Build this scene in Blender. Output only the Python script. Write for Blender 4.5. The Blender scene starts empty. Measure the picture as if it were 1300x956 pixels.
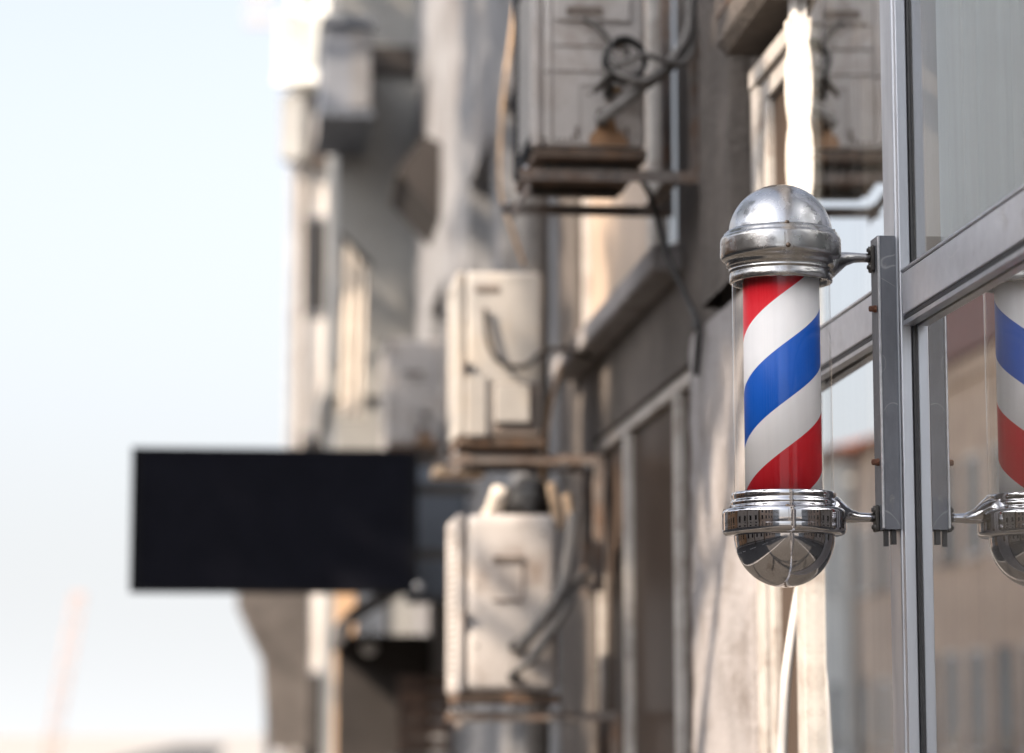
import bpy, bmesh, math, random
from math import radians as R, sin, cos, pi
from mathutils import Vector, Matrix
import numpy as np

SC = bpy.context.scene
COL = SC.collection
random.seed(7)

# ------------------------------------------------------------------ camera
EYE = 1.6
cam_d = bpy.data.cameras.new('camera')
cam = bpy.data.objects.new('camera', cam_d)
COL.objects.link(cam)
cam.location = (0, 0, EYE)
cam.rotation_euler = (R(90 + 8.082), 0, R(-5.654))
cam_d.sensor_width = 36
cam_d.lens = 3500 / 1300 * 36
cam_d.shift_y = -45 / 1300
cam_d.clip_start = 0.05
cam_d.clip_end = 5000
cam_d.dof.use_dof = True
cam_d.dof.focus_distance = 4.53
cam_d.dof.aperture_fstop = 2.6
cam_d.dof.aperture_blades = 0
SC.camera = cam

# ------------------------------------------------------------------ light
SUN_AZ, SUN_EL = -118.0, 36.0          # degrees from +Y, clockwise positive
world = bpy.data.worlds.new('World')
SC.world = world
world.use_nodes = True
wn, wl = world.node_tree.nodes, world.node_tree.links
wn.clear()
sky = wn.new('ShaderNodeTexSky')
sky.sky_type = 'NISHITA'
sky.sun_disc = False
sky.sun_elevation = R(SUN_EL)
sky.sun_rotation = R(SUN_AZ)
sky.air_density = 1.0
sky.dust_density = 4.3
sky.ozone_density = 4.5
hsv = wn.new('ShaderNodeHueSaturation')
hsv.inputs['Saturation'].default_value = 0.40
bg = wn.new('ShaderNodeBackground')
bg.inputs['Strength'].default_value = 0.15
wo = wn.new('ShaderNodeOutputWorld')
wl.new(sky.outputs[0], hsv.inputs['Color'])
# pale haze low in the sky, the same all the way round the horizon
wtc = wn.new('ShaderNodeTexCoord')
wsp = wn.new('ShaderNodeSeparateXYZ')
wl.new(wtc.outputs['Generated'], wsp.inputs[0])
wmr = wn.new('ShaderNodeMapRange')
wmr.inputs['From Min'].default_value = 0.0
wmr.inputs['From Max'].default_value = 0.44
wmr.inputs['To Min'].default_value = 1.0
wmr.inputs['To Max'].default_value = 0.0
wl.new(wsp.outputs['Z'], wmr.inputs['Value'])
wpw = wn.new('ShaderNodeMath'); wpw.operation = 'POWER'; wpw.inputs[1].default_value = 1.7
wl.new(wmr.outputs[0], wpw.inputs[0])
wmx = wn.new('ShaderNodeMix'); wmx.data_type = 'RGBA'
wl.new(wpw.outputs[0], wmx.inputs[0])
wl.new(hsv.outputs[0], wmx.inputs[6])
wmx.inputs[7].default_value = (3.0, 3.06, 3.12, 1)
wl.new(wmx.outputs[2], bg.inputs['Color'])
wl.new(bg.outputs[0], wo.inputs['Surface'])

sun_d = bpy.data.lights.new('sun', 'SUN')
sun_d.energy = 4.4
sun_d.angle = R(0.5)
sun_d.color = (1.0, 0.83, 0.66)
sun = bpy.data.objects.new('sun', sun_d)
COL.objects.link(sun)
to_sun = Vector((sin(R(SUN_AZ)) * cos(R(SUN_EL)), cos(R(SUN_AZ)) * cos(R(SUN_EL)), sin(R(SUN_EL))))
sun.rotation_euler = to_sun.to_track_quat('Z', 'Y').to_euler()
sun.location = (-8, -2, 14)

SC.view_settings.view_transform = 'Standard'
SC.view_settings.look = 'None'
SC.view_settings.exposure = 1.15
SC.view_settings.gamma = 1
SC.render.engine = 'CYCLES'
SC.cycles.use_denoising = True
SC.cycles.max_bounces = 8
SC.cycles.caustics_reflective = True
SC.cycles.caustics_refractive = False
SC.cycles.sample_clamp_indirect = 6

# ------------------------------------------------------------------ materials
def new_mat(name):
    m = bpy.data.materials.new(name)
    m.use_nodes = True
    nt = m.node_tree
    return m, nt, nt.nodes['Principled BSDF']

def mat(name, col, rough=.6, metal=0.0, var=.0, scale=6.0, dirt=None, dirt_amt=.0, dirt_scale=3.0,
        bump=0.0, bump_scale=60.0, stretch=(1, 1, 1), spec=.5, coat=0.0, rough_var=0.0, scratch=0.0):
    """plain surface with grain: base colour mottled by noise, worn / stained patches, fine relief"""
    m, nt, b = new_mat(name)
    N, L = nt.nodes, nt.links
    tc = N.new('ShaderNodeTexCoord')
    mp = N.new('ShaderNodeMapping')
    mp.inputs['Scale'].default_value = stretch
    L.new(tc.outputs['Object'], mp.inputs['Vector'])
    out = None
    if var > 0:
        n = N.new('ShaderNodeTexNoise')
        n.inputs['Scale'].default_value = scale
        n.inputs['Detail'].default_value = 8
        n.inputs['Roughness'].default_value = .65
        L.new(mp.outputs[0], n.inputs['Vector'])
        r = N.new('ShaderNodeValToRGB')
        r.color_ramp.elements[0].position = .3
        r.color_ramp.elements[1].position = .7
        lo = [max(0, c * (1 - var)) for c in col]
        hi = [min(1, c * (1 + var)) for c in col]
        r.color_ramp.elements[0].color = (*lo, 1)
        r.color_ramp.elements[1].color = (*hi, 1)
        L.new(n.outputs['Fac'], r.inputs['Fac'])
        out = r.outputs['Color']
    if dirt is not None:
        n2 = N.new('ShaderNodeTexNoise')
        n2.inputs['Scale'].default_value = dirt_scale
        n2.inputs['Detail'].default_value = 10
        n2.inputs['Roughness'].default_value = .7
        n2.inputs['Distortion'].default_value = .4
        L.new(mp.outputs[0], n2.inputs['Vector'])
        r2 = N.new('ShaderNodeValToRGB')
        r2.color_ramp.elements[0].position = .62 - dirt_amt * .3
        r2.color_ramp.elements[1].position = .74
        L.new(n2.outputs['Fac'], r2.inputs['Fac'])
        mx = N.new('ShaderNodeMix')
        mx.data_type = 'RGBA'
        L.new(r2.outputs['Color'], mx.inputs[0])
        if out is None:
            mx.inputs[6].default_value = (*col, 1)
        else:
            L.new(out, mx.inputs[6])
        mx.inputs[7].default_value = (*dirt, 1)
        out = mx.outputs[2]
    if scratch > 0:
        ns = N.new('ShaderNodeTexNoise'); ns.inputs['Scale'].default_value = 7; ns.inputs['Detail'].default_value = 1.5
        ns.inputs['Distortion'].default_value = 1.2
        L.new(tc.outputs['Object'], ns.inputs['Vector'])
        rs_ = N.new('ShaderNodeValToRGB')
        e = rs_.color_ramp.elements; e[0].position = .497; e[0].color = (0, 0, 0, 1); e[1].position = .503; e[1].color = (0, 0, 0, 1)
        k = e.new(.5); k.color = (scratch, scratch, scratch, 1)
        L.new(ns.outputs['Fac'], rs_.inputs['Fac'])
        ms = N.new('ShaderNodeMix'); ms.data_type = 'RGBA'
        L.new(rs_.outputs['Color'], ms.inputs[0])
        if out is None: ms.inputs[6].default_value = (*col, 1)
        else: L.new(out, ms.inputs[6])
        ms.inputs[7].default_value = (.6, .59, .58, 1)
        out = ms.outputs[2]
    if out is None:
        b.inputs['Base Color'].default_value = (*col, 1)
    else:
        L.new(out, b.inputs['Base Color'])
    b.inputs['Metallic'].default_value = metal
    b.inputs['Roughness'].default_value = rough
    b.inputs['Specular IOR Level'].default_value = spec
    b.inputs['Coat Weight'].default_value = coat
    if rough_var > 0:
        n3 = N.new('ShaderNodeTexNoise')
        n3.inputs['Scale'].default_value = 35
        n3.inputs['Detail'].default_value = 6
        L.new(mp.outputs[0], n3.inputs['Vector'])
        mr = N.new('ShaderNodeMapRange')
        mr.inputs['From Min'].default_value = .35
        mr.inputs['From Max'].default_value = .7
        mr.inputs['To Min'].default_value = max(.02, rough - rough_var)
        mr.inputs['To Max'].default_value = rough + rough_var
        L.new(n3.outputs['Fac'], mr.inputs['Value'])
        L.new(mr.outputs[0], b.inputs['Roughness'])
    if bump > 0:
        nb = N.new('ShaderNodeTexNoise')
        nb.inputs['Scale'].default_value = bump_scale
        nb.inputs['Detail'].default_value = 6
        L.new(mp.outputs[0], nb.inputs['Vector'])
        bp = N.new('ShaderNodeBump')
        bp.inputs['Strength'].default_value = bump
        bp.inputs['Distance'].default_value = .02
        L.new(nb.outputs['Fac'], bp.inputs['Height'])
        L.new(bp.outputs[0], b.inputs['Normal'])
    return m

def clear_glass(name, ior=1.9, rough=0.0, tint=(.86, .9, .9), film=0.0, dust=0.0):
    m, nt, b = new_mat(name)
    N, L = nt.nodes, nt.links
    N.remove(b)
    out = N['Material Output']
    fr0 = N.new('ShaderNodeFresnel'); fr0.inputs['IOR'].default_value = ior
    geo = N.new('ShaderNodeNewGeometry')
    thin = N.new('ShaderNodeMath'); thin.operation = 'SUBTRACT'; thin.inputs[0].default_value = 1
    L.new(geo.outputs['Backfacing'], thin.inputs[1])           # a thin sheet: no second surface inside it
    ma = N.new('ShaderNodeMath'); ma.operation = 'MULTIPLY_ADD'
    L.new(fr0.outputs[0], ma.inputs[0]); ma.inputs[1].default_value = 1 - film; ma.inputs[2].default_value = film
    fr = N.new('ShaderNodeMath'); fr.operation = 'MULTIPLY'
    L.new(ma.outputs[0], fr.inputs[0]); L.new(thin.outputs[0], fr.inputs[1])
    tr = N.new('ShaderNodeBsdfTransparent'); tr.inputs['Color'].default_value = (*tint, 1)
    gl = N.new('ShaderNodeBsdfGlossy'); gl.inputs['Roughness'].default_value = rough
    gl.inputs['Color'].default_value = (.95, .96, .97, 1)
    mx = N.new('ShaderNodeMixShader')
    L.new(fr.outputs[0], mx.inputs[0]); L.new(tr.outputs[0], mx.inputs[1]); L.new(gl.outputs[0], mx.inputs[2])
    res = mx.outputs[0]
    if dust > 0:                                    # thin film of street dust with dried rain runs
        tc = N.new('ShaderNodeTexCoord'); mp = N.new('ShaderNodeMapping'); mp.inputs['Scale'].default_value = (13, 13, .45)
        L.new(tc.outputs['Object'], mp.inputs[0])
        nz = N.new('ShaderNodeTexNoise'); nz.inputs['Scale'].default_value = 1.6; nz.inputs['Detail'].default_value = 7
        L.new(mp.outputs[0], nz.inputs['Vector'])
        mr = N.new('ShaderNodeMapRange'); mr.inputs['From Min'].default_value = .35; mr.inputs['From Max'].default_value = .75
        mr.inputs['To Max'].default_value = dust * 2.2
        L.new(nz.outputs['Fac'], mr.inputs['Value'])
        df = N.new('ShaderNodeBsdfDiffuse'); df.inputs['Color'].default_value = (.5, .47, .43, 1)
        m2 = N.new('ShaderNodeMixShader'); L.new(mr.outputs[0], m2.inputs[0]); L.new(res, m2.inputs[1]); L.new(df.outputs[0], m2.inputs[2])
        res = m2.outputs[0]
    L.new(res, out.inputs['Surface'])
    return m

M = {}
M['concrete'] = mat('weathered_concrete', (.105, .09, .08), .9, var=.35, scale=3.5, dirt=(.05, .042, .036), dirt_amt=.6, dirt_scale=2.6, bump=.5, bump_scale=45)
M['render'] = mat('beige_render', (.215, .218, .228), .9, var=.3, scale=2.5, dirt=(.12, .105, .10), dirt_amt=.5, dirt_scale=1.3, bump=.4, bump_scale=30)
M['plaster'] = mat('pale_plaster', (.27, .255, .255), .9, var=.2, scale=5, dirt=(.12, .10, .088), dirt_amt=.5, dirt_scale=4.5, bump=.45, bump_scale=50)
M['grey_wall'] = mat('grey_paint_wall', (.27, .268, .258), .85, var=.15, scale=2, dirt=(.11, .10, .09), dirt_amt=.3, dirt_scale=.8)
M['cream_wall'] = mat('cream_wall', (.52, .49, .46), .85, var=.15, scale=1, dirt=(.36, .31, .26), dirt_amt=.5, dirt_scale=.6)
M['beige_wall'] = mat('tan_wall', (.58, .46, .37), .85, var=.15, scale=1, dirt=(.26, .19, .15), dirt_amt=.4, dirt_scale=.5)
M['pale_wall'] = mat('pale_wall', (.55, .57, .58), .85, var=.12, scale=.6, dirt=(.36, .36, .36), dirt_amt=.4, dirt_scale=.4)
M['orange_wall'] = mat('ochre_wall', (.55, .36, .22), .85, var=.15, scale=1)
M['white_wall'] = mat('white_wall', (.7, .7, .66), .85, var=.1, scale=1)
M['roof_tile'] = mat('roof_tile', (.32, .12, .07), .8, var=.3, scale=8)
M['maroon'] = mat('maroon_fascia', (.13, .035, .035), .6, var=.25, scale=2)
M['pvc'] = mat('white_pvc', (.62, .605, .59), .45, var=.06, scale=12, dirt=(.42, .38, .34), dirt_amt=.15, dirt_scale=9)
M['worn_frame'] = mat('worn_window_frame', (.42, .395, .37), .55, var=.15, scale=14, dirt=(.20, .16, .13), dirt_amt=.45, dirt_scale=10)
M['foam'] = mat('cream_sealant', (.66, .61, .55), .8, var=.12, scale=25, bump=.4, bump_scale=80)
M['alu'] = mat('grey_aluminium', (.50, .51, .54), .42, .85, var=.08, scale=20, rough_var=.10, stretch=(1, 1, .15))
M['alu_paint'] = mat('grey_painted_aluminium', (.47, .47, .50), .38, .35, var=.07, scale=14, dirt=(.27, .25, .25), dirt_amt=.12, dirt_scale=8, rough_var=.08, bump=.05, bump_scale=12, scratch=.5)
M['gasket'] = mat('black_gasket', (.018, .018, .02), .55, var=.3, scale=60)
M['channel'] = mat('galvanised_channel', (.115, .12, .135), .5, .3, var=.16, scale=40, dirt=(.21, .20, .195), dirt_amt=.05, dirt_scale=70, bump=.06, bump_scale=220, stretch=(1, 1, .4), scratch=.25)
M['zinc_edge'] = mat('zinc_edge', (.48, .48, .49), .4, .7, var=.2, scale=50)
M['rust'] = mat('rusty_steel', (.14, .06, .035), .85, .2, var=.5, scale=60, bump=.5, bump_scale=120)
M['dark_steel'] = mat('dark_steel', (.07, .065, .06), .5, .7, var=.4, scale=60, dirt=(.16, .09, .05), dirt_amt=.3, dirt_scale=40)
M['bracket'] = mat('weathered_bracket', (.17, .15, .138), .7, .3, var=.35, scale=20, dirt=(.20, .11, .06), dirt_amt=.6, dirt_scale=9, bump=.3)
M['dome'] = mat('worn_aluminium', (.54, .54, .55), .30, 1.0, var=.10, scale=14, dirt=(.46, .44, .43), dirt_amt=.3, dirt_scale=13, rough_var=.10, bump=.035, bump_scale=18)
M['cast'] = mat('dull_cast_aluminium', (.46, .45, .44), .25, 1.0, var=.10, scale=20, dirt=(.30, .275, .25), dirt_amt=.30, dirt_scale=16, rough_var=.07, bump=.04, bump_scale=60)
M['chrome'] = mat('polished_chrome', (.52, .51, .52), .06, 1.0, var=.06, scale=25, dirt=(.30, .27, .25), dirt_amt=.10, dirt_scale=30, rough_var=.04, bump=.012, bump_scale=14)
M['seam'] = mat('seam_grime', (.22, .2, .18), .5, .8, var=.4, scale=80)
M['screw'] = mat('tarnished_screw', (.17, .13, .10), .45, .9, var=.4, scale=90)
M['casing'] = mat('off_white_casing', (.46, .43, .41), .5, var=.10, scale=7, dirt=(.24, .18, .14), dirt_amt=.4, dirt_scale=5, bump=.05)
M['casing_old'] = mat('yellowed_casing', (.39, .37, .345), .5, var=.10, scale=7, dirt=(.44, .38, .31), dirt_amt=.4, dirt_scale=5, bump=.05)
M['casing_dark'] = mat('casing_recess', (.16, .13, .11), .7, var=.3, scale=30)
M['casing_base'] = mat('rusty_base', (.10, .07, .052), .85, var=.5, scale=22, dirt=(.22, .11, .05), dirt_amt=.45, dirt_scale=16)
M['black'] = mat('black_rubber', (.022, .021, .021), .6, var=.3, scale=40)
M['grey_hose'] = mat('grey_insulation', (.17, .16, .152), .85, var=.25, scale=30, bump=.3, bump_scale=80)
M['tan_hose'] = mat('tan_insulation', (.58, .42, .28), .8, var=.2, scale=30)
M['brass'] = mat('tarnished_brass', (.30, .17, .07), .45, .8, var=.4, scale=60)
M['copper'] = mat('copper_stain', (.30, .17, .09), .6, .2, var=.4, scale=30)
M['sign'] = mat('black_sign_face', (.011, .0115, .0165), .9, spec=.04, var=.15, scale=5)
M['sign_edge'] = mat('dark_sign_frame', (.011, .0115, .014), .7, 0, spec=.1, var=.1, scale=8)
M['cab'] = mat('blue_grey_metal', (.115, .13, .155), .6, .2, var=.2, scale=5)
M['grey_panel'] = mat('blue_grey_panel', (.19, .205, .235), .7, var=.12, scale=3)
M['awning'] = mat('dark_awning', (.035, .03, .028), .9, var=.3, scale=4)
M['canvas'] = mat('pale_canvas', (.62, .56, .49), .9, var=.15, scale=4)
M['red_cloth'] = mat('terracotta_cloth', (.26, .12, .075), .9, var=.3, scale=6)
M['crate'] = mat('brown_crate', (.075, .045, .032), .85, var=.4, scale=9)
M['wood'] = mat('bare_wood', (.60, .45, .31), .7, var=.25, scale=20, stretch=(1, 8, 8))
M['asphalt'] = mat('asphalt', (.05, .05, .052), .9, var=.25, scale=30, bump=.4, bump_scale=120)
M['paving'] = mat('paving', (.085, .078, .07), .9, var=.2, scale=6, bump=.3)
M['kerb'] = mat('kerb', (.38, .37, .36), .85, var=.15, scale=8)
M['paint'] = mat('road_paint', (.7, .7, .68), .7, var=.1, scale=20)
M['soil'] = mat('ground', (.30, .285, .265), .95, var=.3, scale=1)  # paled to stand in for haze over the far ground
M['bark'] = mat('bark', (.11, .085, .065), .95, var=.4, scale=12, bump=.8, bump_scale=30)
M['interior'] = mat('interior_wall', (.13, .11, .095), .9, var=.2, scale=3)
M['curtain'] = mat('curtain', (.33, .34, .34), .9, var=.12, scale=9, stretch=(1, 6, .2))
M['drape'] = mat('brown_curtain', (.20, .165, .14), .9, var=.2, scale=9, stretch=(1, 6, .2))
M['crane'] = mat('crane_paint', (.52, .36, .30), .6, var=.1, scale=.5)

def leaf_mat(name, col):
    m, nt, b = new_mat(name)
    N, L = nt.nodes, nt.links
    gi = N.new('ShaderNodeNewGeometry')
    r = N.new('ShaderNodeValToRGB')
    r.color_ramp.elements[0].color = (col[0] * .6, col[1] * .65, col[2] * .6, 1)
    r.color_ramp.elements[1].color = (col[0] * 1.5, col[1] * 1.4, col[2] * 1.2, 1)
    L.new(gi.outputs['Random Per Island'], r.inputs['Fac'])
    L.new(r.outputs[0], b.inputs['Base Color'])
    b.inputs['Roughness'].default_value = .6
    b.inputs['Transmission Weight'].default_value = 0
    return m
M['leaf'] = leaf_mat('green_leaf', (.055, .085, .03))
M['leaf_dry'] = leaf_mat('dusty_leaf', (.10, .095, .055))

# window glass of far / side windows: dark room behind a clear reflecting skin
def dark_glass(name, col=(.03, .028, .027), ior=1.55, rough=.04, spec=.5):
    m, nt, b = new_mat(name)
    N, L = nt.nodes, nt.links
    n = N.new('ShaderNodeTexNoise'); n.inputs['Scale'].default_value = 3
    r = N.new('ShaderNodeValToRGB')
    r.color_ramp.elements[0].color = (*[c * .6 for c in col], 1)
    r.color_ramp.elements[1].color = (*[c * 1.6 for c in col], 1)
    L.new(n.outputs['Fac'], r.inputs['Fac']); L.new(r.outputs[0], b.inputs['Base Color'])
    b.inputs['Roughness'].default_value = rough
    b.inputs['Specular IOR Level'].default_value = spec
    b.inputs['IOR'].default_value = ior
    return m
M['glass_dark'] = dark_glass('dark_window_glass', ior=1.25)
M['glass_brown'] = dark_glass('brown_window_glass', (.060, .044, .035), 1.12, .3, .12)
M['glass_blind'] = dark_glass('blind_behind_glass', (.38, .30, .235), 1.12, .3, .12)
M['glass_shop'] = clear_glass('shop_glass', 1.95, 0.0, film=.72, dust=.03)
M['glass_film'] = clear_glass('filmed_shop_glass', 1.75, .075, (.80, .85, .86), film=.2, dust=.06)
M['glass_tube'] = clear_glass('clear_tube', 1.42, .0, (.99, .99, .985))

def stripe_mat():
    """printed helical wrap of the barber pole: red, white, blue, white bands"""
    m, nt, b = new_mat('striped_wrap')
    N, L = nt.nodes, nt.links
    tc = N.new('ShaderNodeTexCoord'); sp = N.new('ShaderNodeSeparateXYZ')
    L.new(tc.outputs['Object'], sp.inputs[0])
    def math_(op, a, bb=None):
        n = N.new('ShaderNodeMath'); n.operation = op
        for i, v in enumerate((a, bb)):
            if v is None: continue
            if isinstance(v, (int, float)): n.inputs[i].default_value = v
            else: L.new(v, n.inputs[i])
        return n.outputs[0]
    ny = math_('MULTIPLY', sp.outputs['Y'], -1)
    ang = math_('ARCTAN2', sp.outputs['X'], ny)          # 0 in front, seam at the back
    t = math_('ADD', math_('DIVIDE', ang, pi), .5)
    v = math_('SUBTRACT', sp.outputs['Z'], math_('MULTIPLY', t, STRIPE_RISE))
    u = math_('FRACT', math_('DIVIDE', math_('SUBTRACT', STRIPE_Z0 + 10 * STRIPE_P, v), STRIPE_P))
    r = N.new('ShaderNodeValToRGB'); r.color_ramp.interpolation = 'CONSTANT'
    e = r.color_ramp.elements
    white = (.86, .83, .82, 1); red = (.70, .010, .022, 1); blue = (.0, .095, .50, 1)
    e[0].position = 0; e[0].color = white
    e[1].position = .235; e[1].color = blue
    for p, c in ((.505, white), (.725, red)):
        k = e.new(p); k.color = c
    L.new(u, r.inputs['Fac'])
    # faint vertical fading of the ink
    nz = N.new('ShaderNodeTexNoise'); nz.inputs['Scale'].default_value = 30
    mp = N.new('ShaderNodeMapping'); mp.inputs['Scale'].default_value = (2, 2, .12)
    L.new(tc.outputs['Object'], mp.inputs[0]); L.new(mp.outputs[0], nz.inputs['Vector'])
    mr = N.new('ShaderNodeMapRange'); mr.inputs['To Min'].default_value = .93; mr.inputs['To Max'].default_value = 1.04
    L.new(nz.outputs['Fac'], mr.inputs['Value'])
    hs = N.new('ShaderNodeHueSaturation'); L.new(mr.outputs[0], hs.inputs['Value']); L.new(r.outputs[0], hs.inputs['Color'])
    L.new(hs.outputs[0], b.inputs['Base Color'])
    b.inputs['Roughness'].default_value = .45
    b.inputs['Specular IOR Level'].default_value = .3
    return m
STRIPE_P, STRIPE_RISE, STRIPE_Z0 = .357, .150, 2.252
M['stripe'] = stripe_mat()

# ------------------------------------------------------------------ mesh helpers
class MB:
    def __init__(s):
        s.bm = bmesh.new(); s.smooth = []
    def box(s, a, b, bev=0.0, seg=2, mtx=None):
        a, b = Vector(a), Vector(b)
        lo = Vector([min(a[i], b[i]) for i in range(3)]); hi = Vector([max(a[i], b[i]) for i in range(3)])
        t = bmesh.new()
        bmesh.ops.create_cube(t, size=1)
        for v in t.verts:
            v.co = Vector([lo[i] + (v.co[i] + .5) * (hi[i] - lo[i]) for i in range(3)])
        if bev > 0:
            bmesh.ops.bevel(t, geom=list(t.edges), offset=bev, segments=seg, affect='EDGES', profile=.5)
        s.join(t, mtx); return s
    def join(s, t, mtx=None, smooth=False):
        if mtx: bmesh.ops.transform(t, matrix=mtx, verts=t.verts)
        if smooth:
            for f in t.faces: f.smooth = True
        me = bpy.data.meshes.new('tmp'); t.to_mesh(me); t.free()
        s.bm.from_mesh(me); bpy.data.meshes.remove(me)
    def lathe(s, prof, n=64, c=(0, 0, 0), mtx=None, sharp=None):
        t = bmesh.new(); rings = []
        for r, z in prof:
            if r < 1e-6: rings.append([t.verts.new((c[0], c[1], c[2] + z))])
            else: rings.append([t.verts.new((c[0] + r * cos(2 * pi * k / n), c[1] + r * sin(2 * pi * k / n), c[2] + z)) for k in range(n)])
        for a, b in zip(rings, rings[1:]):
            for k in range(n):
                q = [a[k % len(a)], a[(k + 1) % len(a)], b[(k + 1) % len(b)], b[k % len(b)]]
                u = []
                for v in q:
                    if v not in u: u.append(v)
                if len(u) > 2: t.faces.new(u)
        bmesh.ops.recalc_face_normals(t, faces=t.faces)
        s.join(t, mtx, True); return s
    def tube(s, pts, r, n=10, smooth_pts=True):
        P = [Vector(p) for p in pts]
        if smooth_pts and len(P) > 2:
            Q = []
            for i in range(len(P) - 1):
                p0 = P[max(i - 1, 0)]; p1 = P[i]; p2 = P[i + 1]; p3 = P[min(i + 2, len(P) - 1)]
                for k in range(6):
                    u = k / 6
                    Q.append(.5 * ((2 * p1) + (-p0 + p2) * u + (2 * p0 - 5 * p1 + 4 * p2 - p3) * u * u + (-p0 + 3 * p1 - 3 * p2 + p3) * u ** 3))
            Q.append(P[-1]); P = Q
        t = bmesh.new(); rings = []
        for i, p in enumerate(P):
            d = (P[min(i + 1, len(P) - 1)] - P[max(i - 1, 0)]).normalized()
            a = d.cross(Vector((0.13, .21, .97))).normalized(); b = d.cross(a)
            rr = r[i * (len(r) - 1) // max(1, len(P) - 1)] if isinstance(r, (list, tuple)) else r
            rings.append([t.verts.new(p + rr * (cos(2 * pi * k / n) * a + sin(2 * pi * k / n) * b)) for k in range(n)])
        for a, b in zip(rings, rings[1:]):
            for k in range(n): t.faces.new((a[k], a[(k + 1) % n], b[(k + 1) % n], b[k]))
        t.faces.new(rings[0][::-1]); t.faces.new(rings[-1])
        bmesh.ops.recalc_face_normals(t, faces=t.faces)
        s.join(t, None, True); return s
    def poly(s, vs, faces):
        t = bmesh.new(); V = [t.verts.new(v) for v in vs]
        for f in faces: t.faces.new([V[i] for i in f])
        s.join(t); return s
    def prism(s, outline, axis, lo, hi):
        """outline: 2-D points in the two other axes (in xyz order), extruded along axis"""
        n = len(outline); vs = []
        for h in (lo, hi):
            for p in outline:
                q = list(p); q.insert(axis, h); vs.append(q)
        t = bmesh.new(); V = [t.verts.new(v) for v in vs]
        t.faces.new(V[:n]); t.faces.new(V[n:][::-1])
        for k in range(n): t.faces.new((V[k], V[n + k], V[n + (k + 1) % n], V[(k + 1) % n]))
        bmesh.ops.recalc_face_normals(t, faces=t.faces)
        s.join(t); return s
    def wall(s, xf, y0, y1, z0, z1, holes, thick, face=-1):
        """wall in the plane X=xf facing face*X with real openings and reveals of depth thick"""
        ys = sorted({y0, y1, *[h[0] for h in holes], *[h[1] for h in holes]})
        zs = sorted({z0, z1, *[h[2] for h in holes], *[h[3] for h in holes]})
        ys = [y for y in ys if y0 <= y <= y1]; zs = [z for z in zs if z0 <= z <= z1]
        def solid(i, j):
            if i < 0 or j < 0 or i >= len(ys) - 1 or j >= len(zs) - 1: return False
            cy, cz = (ys[i] + ys[i + 1]) / 2, (zs[j] + zs[j + 1]) / 2
            return not any(h[0] < cy < h[1] and h[2] < cz < h[3] for h in holes)
        xb = xf - face * thick
        t = bmesh.new()
        def q(*p): t.faces.new([t.verts.new(v) for v in p])
        for i in range(len(ys) - 1):
            for j in range(len(zs) - 1):
                if not solid(i, j): continue
                a, b, c, d = ys[i], ys[i + 1], zs[j], zs[j + 1]
                q((xf, a, c), (xf, a, d), (xf, b, d), (xf, b, c))
                q((xb, a, c), (xb, b, c), (xb, b, d), (xb, a, d))
                if not solid(i - 1, j): q((xf, a, c), (xb, a, c), (xb, a, d), (xf, a, d))
                if not solid(i + 1, j): q((xf, b, c), (xf, b, d), (xb, b, d), (xb, b, c))
                if not solid(i, j - 1): q((xf, a, c), (xf, b, c), (xb, b, c), (xb, a, c))
                if not solid(i, j + 1): q((xf, a, d), (xb, a, d), (xb, b, d), (xf, b, d))
        bmesh.ops.remove_doubles(t, verts=t.verts, dist=1e-5)
        bmesh.ops.recalc_face_normals(t, faces=t.faces)
        s.join(t); return s
    def mesh(s, name):
        me = bpy.data.meshes.new(name); s.bm.to_mesh(me); s.bm.free(); return me
    def build(s, name, m, parent=None):
        me = s.mesh(name); me.materials.append(m)
        return link(name, me, parent)

def link(name, data, parent=None):
    o = bpy.data.objects.new(name, data); COL.objects.link(o)
    if parent is not None: attach(o, parent)
    return o
def attach(o, parent):
    o.parent = parent
    o.matrix_parent_inverse = wmat(parent).inverted()
def wmat(o):
    m = Matrix.LocRotScale(o.location, o.rotation_euler, o.scale)
    return wmat(o.parent) @ o.matrix_parent_inverse @ m if o.parent else m
def tag(o, label=None, cat=None, group=None, kind=None):
    if label: o['label'] = label
    if cat: o['category'] = cat
    if group: o['group'] = group
    if kind: o['kind'] = kind
    return o
def thing(name, label, cat, loc=(0, 0, 0), group=None):
    o = link(name, None); o.location = loc; o.empty_display_size = .1
    return tag(o, label, cat, group)
def copy_tree(o, parent=None):
    c = o.copy(); COL.objects.link(c)
    if parent is not None:
        c.parent = parent; c.matrix_parent_inverse = o.matrix_parent_inverse.copy()
    for ch in list(o.children): copy_tree(ch, c)
    return c
def shade_auto(o, ang=35):
    me = o.data
    for p in me.polygons: p.use_smooth = True
    try: me.set_sharp_from_angle(angle=R(ang))
    except Exception: pass
    return o

# ------------------------------------------------------------------ ground and street (the setting)
def struct(name, mb, m): return tag(mb.build(name, m), kind='structure')
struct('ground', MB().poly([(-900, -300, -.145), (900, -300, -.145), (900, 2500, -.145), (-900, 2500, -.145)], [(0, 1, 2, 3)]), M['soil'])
struct('road', MB().poly([(-8, -60, -.13), (-1.3, -60, -.13), (-1.3, 400, -.13), (-8, 400, -.13)], [(0, 1, 2, 3)]), M['asphalt'])
struct('pavement', MB().box((-1.15, -60, -.14), (1.5, 140, 0)), M['paving'])
struct('kerb', MB().box((-1.3, -60, -.14), (-1.15, 140, .003), .01, 1), M['kerb'])
struct('opposite_pavement', MB().box((-10.2, -60, -.14), (-8.15, 115, 0)), M['paving'])
struct('opposite_kerb', MB().box((-8.15, -60, -.14), (-8.0, 115, .003), .01, 1), M['kerb'])
lines = MB()
for k in range(-8, 30): lines.box((-4.7, k * 4, -.129), (-4.58, k * 4 + 2, -.125))
struct('road_marking', lines, M['paint'])

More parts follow.
